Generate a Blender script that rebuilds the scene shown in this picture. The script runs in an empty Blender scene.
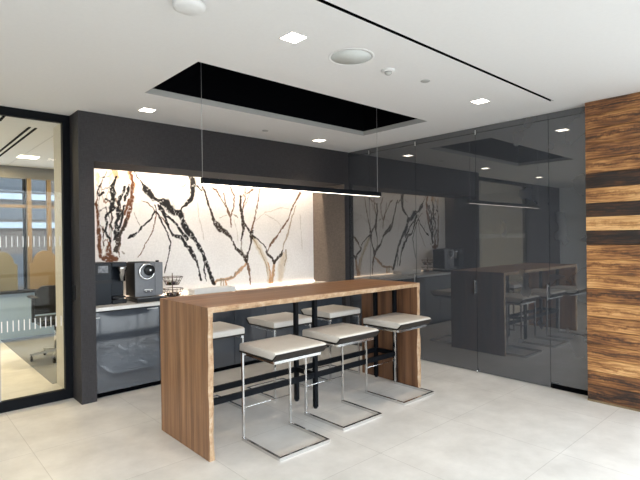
import bpy, bmesh, math, random
import numpy as np
from mathutils import Vector, Matrix
random.seed(7)
PI = math.pi
C = bpy.context.scene.collection
SC = bpy.context.scene
H = 2.7209                       # ceiling height (x=0 cabinet wall, y=0 niche wall face)

# ------------------------------------------------------------------ materials
def new_mat(name):
    m = bpy.data.materials.new(name); m.use_nodes = True
    nt = m.node_tree
    return m, nt, nt.nodes['Principled BSDF']

def N(nt, kind, **kw):
    n = nt.nodes.new(kind)
    for k, v in kw.items():
        if k in n.inputs: n.inputs[k].default_value = v
        else: setattr(n, k, v)
    return n

def L(nt, a, ao, b, bi): nt.links.new(a.outputs[ao], b.inputs[bi])

def ramp(nt, stops):
    r = nt.nodes.new('ShaderNodeValToRGB')
    e = r.color_ramp.elements
    while len(e) < len(stops): e.new(0.5)
    for i, (p, c) in enumerate(stops):
        e[i].position = p; e[i].color = (*c, 1)
    return r

def simple(name, col, rough=0.5, metal=0.0, ior=1.5, var=0.06, scale=40.0, bump=0.0, coat=0.0):
    """flat colour with a faint procedural mottling so that nothing is perfectly uniform"""
    m, nt, b = new_mat(name)
    tc = N(nt, 'ShaderNodeTexCoord')
    nz = N(nt, 'ShaderNodeTexNoise', Scale=scale, Detail=3.0)
    L(nt, tc, 'Object', nz, 'Vector')
    lo = tuple(c*(1-var) for c in col); hi = tuple(min(1, c*(1+var)) for c in col)
    r = ramp(nt, [(0.3, lo), (0.7, hi)])
    L(nt, nz, 'Fac', r, 'Fac'); L(nt, r, 'Color', b, 'Base Color')
    b.inputs['Roughness'].default_value = rough
    b.inputs['Metallic'].default_value = metal
    b.inputs['IOR'].default_value = ior
    b.inputs['Coat Weight'].default_value = coat
    if bump:
        bp_ = N(nt, 'ShaderNodeBump', Strength=bump, Distance=0.002)
        L(nt, nz, 'Fac', bp_, 'Height'); L(nt, bp_, 'Normal', b, 'Normal')
    return m

def emit(name, col, strength):
    m, nt, b = new_mat(name)
    b.inputs['Base Color'].default_value = (*col, 1)
    b.inputs['Emission Color'].default_value = (*col, 1)
    b.inputs['Emission Strength'].default_value = strength
    return m

def thin_glass(name, tint=(0.97, 0.985, 0.98), ior=1.5):
    m = bpy.data.materials.new(name); m.use_nodes = True
    nt = m.node_tree; nt.nodes.clear()
    out = N(nt, 'ShaderNodeOutputMaterial'); mx = N(nt, 'ShaderNodeMixShader')
    tr = N(nt, 'ShaderNodeBsdfTransparent'); tr.inputs['Color'].default_value = (*tint, 1)
    gl = N(nt, 'ShaderNodeBsdfGlossy'); gl.inputs['Roughness'].default_value = 0.0
    lw = N(nt, 'ShaderNodeLayerWeight', Blend=0.5)          # Schlick term, the same from both sides of the pane
    pw = N(nt, 'ShaderNodeMath', operation='POWER'); pw.inputs[1].default_value = 5.0
    L(nt, lw, 'Facing', pw, 0)
    fr = N(nt, 'ShaderNodeMath', operation='MULTIPLY_ADD'); L(nt, pw, 0, fr, 0)
    f0 = ((ior-1)/(ior+1))**2; fr.inputs[1].default_value = 1-f0; fr.inputs[2].default_value = f0
    L(nt, fr, 0, mx, 'Fac'); L(nt, tr, 'BSDF', mx, 1); L(nt, gl, 'BSDF', mx, 2)
    L(nt, mx, 'Shader', out, 'Surface')
    return m

def wood(name, axis, dark, light, stave=0.075, fine=26.0):
    """walnut staves running along `axis` (0 x, 2 z)"""
    m, nt, b = new_mat(name)
    tc = N(nt, 'ShaderNodeNewGeometry')
    mp = N(nt, 'ShaderNodeMapping')
    L(nt, tc, 'Position', mp, 'Vector')
    s = [1.0, 1.0, 1.0]; s[axis] = 0.035
    mp.inputs['Scale'].default_value = s
    n1 = N(nt, 'ShaderNodeTexNoise', Scale=1.0/stave, Detail=1.0, Roughness=0.4)
    n2 = N(nt, 'ShaderNodeTexNoise', Scale=fine*3, Detail=6.0, Roughness=0.65)
    L(nt, mp, 'Vector', n1, 'Vector'); L(nt, mp, 'Vector', n2, 'Vector')
    mx = N(nt, 'ShaderNodeMix', data_type='FLOAT')
    mx.inputs[0].default_value = 0.5
    L(nt, n1, 'Fac', mx, 2); L(nt, n2, 'Fac', mx, 3)
    mid = tuple((a+c)/2 for a, c in zip(dark, light))
    r = ramp(nt, [(0.36, dark), (0.5, mid), (0.64, light)])
    L(nt, mx, 0, r, 'Fac'); L(nt, r, 'Color', b, 'Base Color')
    b.inputs['Roughness'].default_value = 0.42
    bp_ = N(nt, 'ShaderNodeBump', Strength=0.08, Distance=0.001)
    L(nt, n2, 'Fac', bp_, 'Height'); L(nt, bp_, 'Normal', b, 'Normal')
    return m

def mat_floor():
    m, nt, b = new_mat('porcelain_tile')
    g = N(nt, 'ShaderNodeNewGeometry'); mp = N(nt, 'ShaderNodeMapping')
    mp.inputs['Location'].default_value = (4.106+0.895*10, 0.83+0.86*12, 0)
    L(nt, g, 'Position', mp, 'Vector')
    br = N(nt, 'ShaderNodeTexBrick', offset=0.0, squash=1.0)
    br.inputs['Scale'].default_value = 1.0
    br.inputs['Brick Width'].default_value = 0.895
    br.inputs['Row Height'].default_value = 0.86
    br.inputs['Mortar Size'].default_value = 0.0025
    br.inputs['Mortar Smooth'].default_value = 0.1
    br.inputs['Color1'].default_value = (0.745, 0.725, 0.69, 1)
    br.inputs['Color2'].default_value = (0.775, 0.755, 0.72, 1)
    br.inputs['Mortar'].default_value = (0.59, 0.57, 0.535, 1)
    L(nt, mp, 'Vector', br, 'Vector')
    n1 = N(nt, 'ShaderNodeTexNoise', Scale=3.2, Detail=7.0, Roughness=0.62)
    L(nt, g, 'Position', n1, 'Vector')
    r = ramp(nt, [(0.32, (0.85, 0.845, 0.835)), (0.68, (1.06, 1.06, 1.06))])
    L(nt, n1, 'Fac', r, 'Fac')
    mx = N(nt, 'ShaderNodeMix', data_type='RGBA', blend_type='MULTIPLY')
    mx.inputs[0].default_value = 1.0
    L(nt, br, 'Color', mx, 6); L(nt, r, 'Color', mx, 7)
    L(nt, mx, 2, b, 'Base Color')
    b.inputs['Roughness'].default_value = 0.38
    return m

def mat_fabric(name, col, rough=0.75):
    m, nt, b = new_mat(name)
    g = N(nt, 'ShaderNodeNewGeometry')
    mp = N(nt, 'ShaderNodeMapping'); mp.inputs['Scale'].default_value = (1, 1, 0.12)
    mp2 = N(nt, 'ShaderNodeMapping'); mp2.inputs['Scale'].default_value = (0.12, 0.12, 1)
    L(nt, g, 'Position', mp, 'Vector'); L(nt, g, 'Position', mp2, 'Vector')
    a = N(nt, 'ShaderNodeTexNoise', Scale=160.0, Detail=2.0); c = N(nt, 'ShaderNodeTexNoise', Scale=160.0, Detail=2.0)
    L(nt, mp, 'Vector', a, 'Vector'); L(nt, mp2, 'Vector', c, 'Vector')
    ad = N(nt, 'ShaderNodeMath', operation='ADD'); L(nt, a, 'Fac', ad, 0); L(nt, c, 'Fac', ad, 1)
    mul = N(nt, 'ShaderNodeMath', operation='MULTIPLY'); mul.inputs[1].default_value = 0.5
    L(nt, ad, 0, mul, 0)
    r = ramp(nt, [(0.35, tuple(x*0.78 for x in col)), (0.65, tuple(x*1.22 for x in col))])
    L(nt, mul, 0, r, 'Fac'); L(nt, r, 'Color', b, 'Base Color')
    b.inputs['Roughness'].default_value = rough; b.inputs['IOR'].default_value = 1.3
    return m

def mat_attr_stone():
    m, nt, b = new_mat('veined_marble')
    at = N(nt, 'ShaderNodeAttribute', attribute_name='stone')
    g = N(nt, 'ShaderNodeNewGeometry')
    nz = N(nt, 'ShaderNodeTexNoise', Scale=45.0, Detail=5.0)
    L(nt, g, 'Position', nz, 'Vector')
    r = ramp(nt, [(0.3, (0.93, 0.93, 0.93)), (0.7, (1.04, 1.04, 1.04))]); L(nt, nz, 'Fac', r, 'Fac')
    mx = N(nt, 'ShaderNodeMix', data_type='RGBA', blend_type='MULTIPLY'); mx.inputs[0].default_value = 1.0
    L(nt, at, 'Color', mx, 6); L(nt, r, 'Color', mx, 7); L(nt, mx, 2, b, 'Base Color')
    b.inputs['Roughness'].default_value = 0.35; b.inputs['IOR'].default_value = 1.15
    return m

def mat_planks():
    m, nt, b = new_mat('charred_timber')
    at = N(nt, 'ShaderNodeAttribute', attribute_name='plank')   # R tone, G offset
    sp = N(nt, 'ShaderNodeSeparateColor'); L(nt, at, 'Color', sp, 'Color')
    g = N(nt, 'ShaderNodeNewGeometry')
    off = N(nt, 'ShaderNodeCombineXYZ')
    m10 = N(nt, 'ShaderNodeMath', operation='MULTIPLY'); m10.inputs[1].default_value = 37.0
    L(nt, sp, 'Green', m10, 0); L(nt, m10, 0, off, 'Y'); L(nt, m10, 0, off, 'X')
    ad = N(nt, 'ShaderNodeVectorMath', operation='ADD'); L(nt, g, 'Position', ad, 0); L(nt, off, 'Vector', ad, 1)
    mp = N(nt, 'ShaderNodeMapping'); mp.inputs['Scale'].default_value = (1, 0.10, 1)
    L(nt, ad, 'Vector', mp, 'Vector')
    # cathedral grain: distorted bands
    wv = N(nt, 'ShaderNodeTexWave', bands_direction='Z', Scale=13.0, Distortion=9.0, Detail=3.0)
    wv.inputs['Detail Scale'].default_value = 1.4
    mpw = N(nt, 'ShaderNodeMapping'); mpw.inputs['Scale'].default_value = (1, 0.22, 1)
    L(nt, ad, 'Vector', mpw, 'Vector'); L(nt, mpw, 'Vector', wv, 'Vector')
    fine = N(nt, 'ShaderNodeTexNoise', Scale=70.0, Detail=5.0, Roughness=0.7); L(nt, mp, 'Vector', fine, 'Vector')
    mpb = N(nt, 'ShaderNodeMapping'); mpb.inputs['Scale'].default_value = (1, 0.45, 1.5)
    L(nt, ad, 'Vector', mpb, 'Vector')
    burn = N(nt, 'ShaderNodeTexNoise', Scale=6.5, Detail=3.0); L(nt, mpb, 'Vector', burn, 'Vector')
    def ma(op, a, ao, v):
        n = N(nt, 'ShaderNodeMath', operation=op); L(nt, a, ao, n, 0)
        if isinstance(v, tuple): L(nt, v[0], v[1], n, 1)
        else: n.inputs[1].default_value = v
        return n
    s1 = ma('MULTIPLY', wv, 'Fac', 0.16)
    s2 = ma('MULTIPLY', fine, 'Fac', 0.55)
    s3 = ma('MULTIPLY', burn, 'Fac', 0.85)
    t = ma('ADD', s1, 0, (s2, 0)); t = ma('ADD', t, 0, (s3, 0)); t = ma('ADD', t, 0, -0.74)
    t = ma('ADD', t, 0, (sp, 'Red'))
    # cathedral heart line wandering along each board
    mph = N(nt, 'ShaderNodeMapping'); mph.inputs['Scale'].default_value = (1, 0.38, 0.3); L(nt, ad, 'Vector', mph, 'Vector')
    hn = N(nt, 'ShaderNodeTexNoise', Scale=8.0, Detail=8.0, Roughness=0.72); L(nt, mph, 'Vector', hn, 'Vector')
    h1 = ma('ADD', hn, 'Fac', -0.5); h1 = ma('MULTIPLY', h1, 0, 1.7); h1 = ma('ADD', h1, 0, (sp, 'Blue')); h1 = ma('ADD', h1, 0, -0.5)
    h1 = ma('ABSOLUTE', h1, 0, 0.0); h1 = ma('MULTIPLY', h1, 0, -5.5); h1 = ma('ADD', h1, 0, 1.0); h1 = ma('MAXIMUM', h1, 0, 0.0)
    h1 = ma('MULTIPLY', h1, 0, (burn, 'Fac')); h1 = ma('MULTIPLY', h1, 0, -0.42)
    t = ma('ADD', t, 0, (h1, 0))
    r = ramp(nt, [(0.05, (0.016, 0.011, 0.009)), (0.28, (0.066, 0.028, 0.013)), (0.5, (0.225, 0.092, 0.030)),
                  (0.72, (0.48, 0.235, 0.080)), (0.98, (0.74, 0.44, 0.19))])
    L(nt, t, 0, r, 'Fac'); L(nt, r, 'Color', b, 'Base Color')
    b.inputs['Roughness'].default_value = 0.5
    bp_ = N(nt, 'ShaderNodeBump', Strength=0.35, Distance=0.004)
    L(nt, t, 0, bp_, 'Height'); L(nt, bp_, 'Normal', b, 'Normal')
    return m

M = {}
M['floor'] = mat_floor()
M['carpet'] = simple('grey_carpet', (0.23, 0.24, 0.25), 0.9, var=0.15, scale=120)
M['ceiling'] = simple('ceiling_paint', (0.80, 0.795, 0.785), 0.9, var=0.01)
M['black'] = simple('black_paint', (0.002, 0.0022, 0.003), 1.0, ior=1.1)
M['frame'] = simple('black_metal', (0.004, 0.005, 0.007), 0.5, ior=1.2)
M['wallcover'] = mat_fabric('charcoal_wallcovering', (0.040, 0.0375, 0.040), 0.6)
M['walltaupe'] = mat_fabric('taupe_wallcovering', (0.125, 0.105, 0.093), 0.6)
M['beige'] = simple('cream_paint', (0.72, 0.68, 0.58), 0.8, var=0.02)
M['white'] = simple('white_paint', (0.78, 0.78, 0.77), 0.7, var=0.02)
M['cabglass'] = simple('grey_back_painted_glass', (0.049, 0.053, 0.061), 0.0, ior=2.2, var=0.02, scale=3)
M['cablacq'] = simple('grey_gloss_lacquer', (0.046, 0.055, 0.070), 0.08, ior=1.9, var=0.02, scale=3)
M['carcass'] = simple('dark_carcass', (0.008, 0.008, 0.009), 0.8, ior=1.2)
M['quartz'] = simple('white_quartz', (0.78, 0.77, 0.75), 0.25, var=0.03)
M['stone'] = mat_attr_stone()
M['planks'] = mat_planks()
M['top'] = wood('walnut_top', 0, (0.20, 0.085, 0.034), (0.40, 0.20, 0.092), 0.09)
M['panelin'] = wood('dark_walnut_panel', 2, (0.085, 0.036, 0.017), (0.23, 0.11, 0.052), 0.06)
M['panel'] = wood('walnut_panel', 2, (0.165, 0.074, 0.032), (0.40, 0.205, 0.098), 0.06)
def mat_sap():
    m, nt, b = new_mat('sapwood_live_edge')
    g = N(nt, 'ShaderNodeNewGeometry')
    n1 = N(nt, 'ShaderNodeTexNoise', Scale=24.0, Detail=6.0, Roughness=0.7); L(nt, g, 'Position', n1, 'Vector')
    r = ramp(nt, [(0.28, (0.22, 0.115, 0.055)), (0.42, (0.36, 0.22, 0.12)), (0.56, (0.44, 0.30, 0.18)), (0.75, (0.54, 0.43, 0.33))])
    L(nt, n1, 'Fac', r, 'Fac'); L(nt, r, 'Color', b, 'Base Color'); b.inputs['Roughness'].default_value = 0.5
    bp_ = N(nt, 'ShaderNodeBump', Strength=0.4, Distance=0.004); L(nt, n1, 'Fac', bp_, 'Height'); L(nt, bp_, 'Normal', b, 'Normal')
    return m
M['sap'] = mat_sap()
M['chrome'] = simple('polished_chrome', (0.72, 0.72, 0.72), 0.14, metal=1.0, var=0.01)
M['steel'] = simple('brushed_steel', (0.62, 0.61, 0.60), 0.28, metal=1.0, var=0.06, scale=90)
M['darksteel'] = simple('dark_steel', (0.34, 0.34, 0.345), 0.3, metal=1.0)
M['leather'] = simple('pale_grey_leather', (0.66, 0.62, 0.56), 0.42, var=0.04, scale=180, bump=0.08)
M['tray'] = simple('dark_brown_shell', (0.017, 0.013, 0.011), 0.45, ior=1.3)
M['blackpl'] = simple('black_plastic', (0.009, 0.010, 0.012), 0.35, ior=1.35)
M['navy'] = simple('black_blue_gloss', (0.010, 0.014, 0.020), 0.3, ior=1.3)
M['greymetal'] = simple('anthracite_metal', (0.16, 0.168, 0.185), 0.35)
M['screen'] = simple('grey_screen', (0.16, 0.17, 0.19), 0.15, var=0.6, scale=30)
M['wire'] = simple('bronze_wire', (0.10, 0.075, 0.06), 0.35, metal=0.8)
M['cable'] = simple('steel_cable', (0.35, 0.35, 0.35), 0.4, metal=0.6)
M['glass'] = thin_glass('clear_glass', ior=1.26)
M['winglass'] = thin_glass('window_glass', (0.96, 0.98, 1.0), 1.3)
M['fritting'] = simple('white_frit', (0.85, 0.86, 0.86), 0.6, var=0.01)
M['tanwood'] = simple('tan_timber', (0.20, 0.14, 0.075), 0.55, var=0.12)
M['tanfabric'] = simple('tan_felt', (0.20, 0.145, 0.08), 0.9, var=0.06)
M['oliveboard'] = simple('olive_felt', (0.16, 0.15, 0.11), 0.9)
M['blueboard'] = simple('pale_blue_laminate', (0.26, 0.36, 0.50), 0.5, var=0.02)
M['greyplastic'] = simple('light_grey_plastic', (0.42, 0.42, 0.40), 0.55, var=0.02)
M['mesh'] = simple('speaker_mesh', (0.66, 0.69, 0.67), 0.8, var=0.05, scale=300)
M['facade'] = simple('brown_facade', (0.040, 0.032, 0.027), 0.8, var=0.08, scale=2)
M['facwhite'] = simple('pale_spandrel', (0.12, 0.15, 0.18), 0.6, var=0.03)
M['facglass'] = simple('facade_glazing', (0.03, 0.036, 0.044), 0.3, ior=1.3, var=0.05)
M['led'] = emit('warm_led', (1.0, 0.79, 0.57), 145.0)
M['ledlow'] = emit('warm_led_low', (1.0, 0.80, 0.60), 3.0)
M['lamp'] = emit('lamp_diffuser', (1.0, 0.90, 0.78), 7.0)
M['lens'] = emit('downlight_lens', (1.0, 0.88, 0.72), 14.0)
M['officelens'] = emit('office_lens', (1.0, 0.86, 0.62), 8.0)

for k_ in ('lens', 'officelens'): M[k_].cycles.emission_sampling = 'NONE'     # their light is carried by the spot beams

# ------------------------------------------------------------------ geometry helpers
class MB:
    """collects shapes (world coordinates) into one mesh"""
    def __init__(s): s.bm = bmesh.new()
    def _merge(s, bm, mi=0, smooth=False):
        for f in bm.faces: f.material_index = mi; f.smooth = smooth
        me = bpy.data.meshes.new('t'); bm.to_mesh(me); bm.free()
        s.bm.from_mesh(me); bpy.data.meshes.remove(me)
        return s
    def hexa(s, v8, bev=0.0, seg=2, mi=0, smooth=False):
        bm = bmesh.new(); v = [bm.verts.new(p) for p in v8]
        for q in ((0,3,2,1),(4,5,6,7),(0,1,5,4),(1,2,6,5),(2,3,7,6),(3,0,4,7)): bm.faces.new([v[i] for i in q])
        if bev: bmesh.ops.bevel(bm, geom=list(bm.edges), offset=bev, segments=seg, profile=0.5, affect='EDGES')
        return s._merge(bm, mi, smooth)
    def box(s, x0, x1, y0, y1, z0, z1, bev=0.0, seg=2, mi=0, smooth=False):
        return s.hexa([(x0,y0,z0),(x1,y0,z0),(x1,y1,z0),(x0,y1,z0),(x0,y0,z1),(x1,y0,z1),(x1,y1,z1),(x0,y1,z1)], bev, seg, mi, smooth)
    def prism(s, pts, axis, a, b, bev=0.0, seg=2, mi=0, smooth=False):
        """closed 2D outline extruded along axis ('x': pts are (y,z); 'y': (x,z); 'z': (x,y))"""
        bm = bmesh.new()
        f = {'x': lambda p, t: (t, p[0], p[1]), 'y': lambda p, t: (p[0], t, p[1]), 'z': lambda p, t: (p[0], p[1], t)}[axis]
        va = [bm.verts.new(f(p, a)) for p in pts]; vb = [bm.verts.new(f(p, b)) for p in pts]
        bm.faces.new(va); bm.faces.new(vb[::-1]); n = len(pts)
        for i in range(n): bm.faces.new([va[i], vb[i], vb[(i+1) % n], va[(i+1) % n]])
        bmesh.ops.recalc_face_normals(bm, faces=bm.faces)
        if bev: bmesh.ops.bevel(bm, geom=list(bm.edges), offset=bev, segments=seg, profile=0.5, affect='EDGES')
        return s._merge(bm, mi, smooth)
    def cyl(s, p0, p1, r0, r1=None, n=24, mi=0, cap=True):
        r1 = r0 if r1 is None else r1
        p0, p1 = Vector(p0), Vector(p1); d = (p1-p0).normalized()
        a = d.orthogonal().normalized(); b = d.cross(a)
        bm = bmesh.new()
        A = [bm.verts.new(p0+(a*math.cos(t)+b*math.sin(t))*r0) for t in [2*PI*i/n for i in range(n)]]
        B = [bm.verts.new(p1+(a*math.cos(t)+b*math.sin(t))*r1) for t in [2*PI*i/n for i in range(n)]]
        for i in range(n): f = bm.faces.new([A[i], A[(i+1) % n], B[(i+1) % n], B[i]])
        for f in bm.faces: f.smooth = True
        if cap: bm.faces.new(A[::-1]); bm.faces.new(B)
        for f in bm.faces: f.material_index = mi
        me = bpy.data.meshes.new('t'); bm.to_mesh(me); bm.free(); s.bm.from_mesh(me); bpy.data.meshes.remove(me)
        return s
    def lathe(s, prof, c, axis='z', n=32, mi=0, ring=False):
        """prof: (radius, height) pairs revolved about the axis through c"""
        bm = bmesh.new(); rings = []
        for r, h in prof:
            ring = []
            for i in range(n):
                t = 2*PI*i/n; u, v = r*math.cos(t), r*math.sin(t)
                p = {'z': (c[0]+u, c[1]+v, c[2]+h), 'y': (c[0]+u, c[1]+h, c[2]+v), 'x': (c[0]+h, c[1]+u, c[2]+v)}[axis]
                ring.append(bm.verts.new(p))
            rings.append(ring)
        for k in range(len(rings)-1):
            for i in range(n):
                bm.faces.new([rings[k][i], rings[k][(i+1) % n], rings[k+1][(i+1) % n], rings[k+1][i]])
        if ring:
            for i in range(n): bm.faces.new([rings[-1][i], rings[-1][(i+1) % n], rings[0][(i+1) % n], rings[0][i]])
        else:
            if prof[0][0] > 1e-6: bm.faces.new(rings[0][::-1])
            if prof[-1][0] > 1e-6: bm.faces.new(rings[-1])
        bmesh.ops.remove_doubles(bm, verts=bm.verts, dist=1e-6)
        bmesh.ops.recalc_face_normals(bm, faces=bm.faces)
        return s._merge(bm, mi, True)
    def tube(s, pts, r, n=10, closed=False, mi=0):
        P = [Vector(p) for p in pts]
        bm = bmesh.new(); rings = []; prev = None; m = len(P)
        for i in range(m):
            if closed: d = (P[(i+1) % m]-P[i-1]).normalized()
            else: d = (P[min(i+1, m-1)]-P[max(i-1, 0)]).normalized()
            a = d.orthogonal().normalized() if prev is None else (prev-d*prev.dot(d)).normalized()
            prev = a; b = d.cross(a)
            rings.append([bm.verts.new(P[i]+(a*math.cos(2*PI*k/n)+b*math.sin(2*PI*k/n))*r) for k in range(n)])
        for i in range(m if closed else m-1):
            A, B = rings[i], rings[(i+1) % m]
            for k in range(n): bm.faces.new([A[k], A[(k+1) % n], B[(k+1) % n], B[k]])
        if not closed: bm.faces.new(rings[0][::-1]); bm.faces.new(rings[-1])
        return s._merge(bm, mi, True)
    def build(s, name, mats, parent=None, origin=None):
        me = bpy.data.meshes.new(name)
        off = WL.get(parent.name, Vector((0,0,0))) if parent else Vector(origin or (0,0,0))
        bmesh.ops.translate(s.bm, verts=s.bm.verts, vec=-off)
        s.bm.to_mesh(me); s.bm.free()
        for m in (mats if isinstance(mats, (list, tuple)) else [mats]): me.materials.append(m)
        o = bpy.data.objects.new(name, me); C.objects.link(o)
        if parent: o.parent = parent
        else: o.location = off
        WL[o.name] = off
        return o
WL = {}

def thing(name, label, cat, loc=(0,0,0), group=None):
    o = bpy.data.objects.new(name, None); o.empty_display_size = 0.1
    C.objects.link(o); o.location = loc; WL[o.name] = Vector(loc)
    return tag(o, label, cat, group)
def tag(o, label, cat, group=None):
    o['label'] = label; o['category'] = cat
    if group: o['group'] = group
    return o
def struct(o): o['kind'] = 'structure'; return o
def copy_tree(o, parent=None):
    c = o.copy(); C.objects.link(c)
    if parent: c.parent = parent
    for ch in list(o.children): copy_tree(ch, c)
    return c

# ------------------------------------------------------------------ the room shell
struct(MB().box(-8.2, 2.1, -7.2, 4.3, -0.05, 0.0).build('floor', M['floor']))
struct(MB().box(-3.58, 2.0, 0.92, 4.3, 0.0, 0.004).build('floor_carpet', M['carpet']))

# ceiling, cut by the recess, the slot and the shadow gap
xs = sorted([-8.2, -3.2875, -0.6574, 0.6, -4.6, -0.408, -3.545, -0.12, 2.1])
RX0, RX1, RY0, RY1 = -3.2875, -0.6574, -1.8071, -0.8959
ys = sorted([-7.2, -2.985, -2.957, RY0, RY1, -0.077, -0.066, 4.3])
mb = MB()
for i in range(len(xs)-1):
    for j in range(len(ys)-1):
        x, y = (xs[i]+xs[i+1])/2, (ys[j]+ys[j+1])/2
        if RX0 < x < RX1 and RY0 < y < RY1: continue
        if -4.6 < x < -0.408 and -2.985 < y < -2.957: continue
        if -3.545 < x < -0.12 and -0.077 < y < -0.066: continue
        mb.box(xs[i], xs[i+1], ys[j], ys[j+1], H, H+0.05)
struct(mb.build('ceiling', M['ceiling']))
struct(MB().box(-8.2, 2.1, -7.2, 4.3, H+0.5, H+0.55).build('ceiling_slab', M['black']))
mb = MB()                                               # black plenum walls round the recess
e = 0.012
mb.box(RX0-e, RX0, RY0-e, RY1+e, H+0.05, H+0.5).box(RX1, RX1+e, RY0-e, RY1+e, H+0.05, H+0.5)
mb.box(RX0, RX1, RY0-e, RY0, H+0.05, H+0.5).box(RX0, RX1, RY1, RY1+e, H+0.05, H+0.5)
struct(mb.build('ceiling_recess', M['black']))
g_ = 0.0008
mb = MB().box(RX0, RX0+g_, RY0, RY1, H, H+0.05).box(RX1-g_, RX1, RY0, RY1, H, H+0.05).box(RX0, RX1, RY0, RY0+g_, H, H+0.05).box(RX0, RX1, RY1-g_, RY1, H, H+0.05)
struct(mb.build('trim_6', M['greyplastic']))
struct(MB().box(-3.545, -0.12, -0.10, -0.04, H+0.0505, H+0.06).build('trim_1', M['black']))

# niche wall: pier, bulkhead, right return
mb = MB()
mb.box(-3.547, -3.413, 0.0, 0.275, 0, H).box(-3.535, -3.413, 0.275, 0.69, 0, H)
mb.box(-3.413, -0.085, 0.0, 0.478, 2.264, H)
mb.box(-0.085, -0.001, 0.0, 0.69, 0, H)
struct(mb.build('wall_back', M['wallcover']))
struct(MB().box(-0.089, -0.0852, 0.001, 0.668, 0.872, 2.263).build('trim_5', M['walltaupe']))
struct(MB().box(-3.413, -0.085, 0.478, 0.70, 2.615, H).build('ceiling_cove', M['white']))
struct(MB().box(-3.535, 2.0, 0.712, 0.92, 0, H).box(-3.5355, -3.53, 0.33, 0.712, 0, H).build('wall_office', M['beige']))
mb = MB().box(-3.405, -0.095, 0.488, 0.492, 2.575, 2.614, mi=1).box(-3.405, -0.095, 0.534, 0.538, 2.575, 2.614, mi=1).box(-3.405, -0.095, 0.492, 0.534, 2.600, 2.614, mi=1)
struct(mb.box(-3.405, -0.095, 0.4925, 0.5335, 2.593, 2.5995).build('trim_2', [M['led'], M['frame']]))          # LED channel in the cove, shining down
struct(MB().box(-3.40, -0.095, 0.645, 0.660, 0.871, 0.884).build('trim_3', M['ledlow']))      # LED line along the worktop

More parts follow.
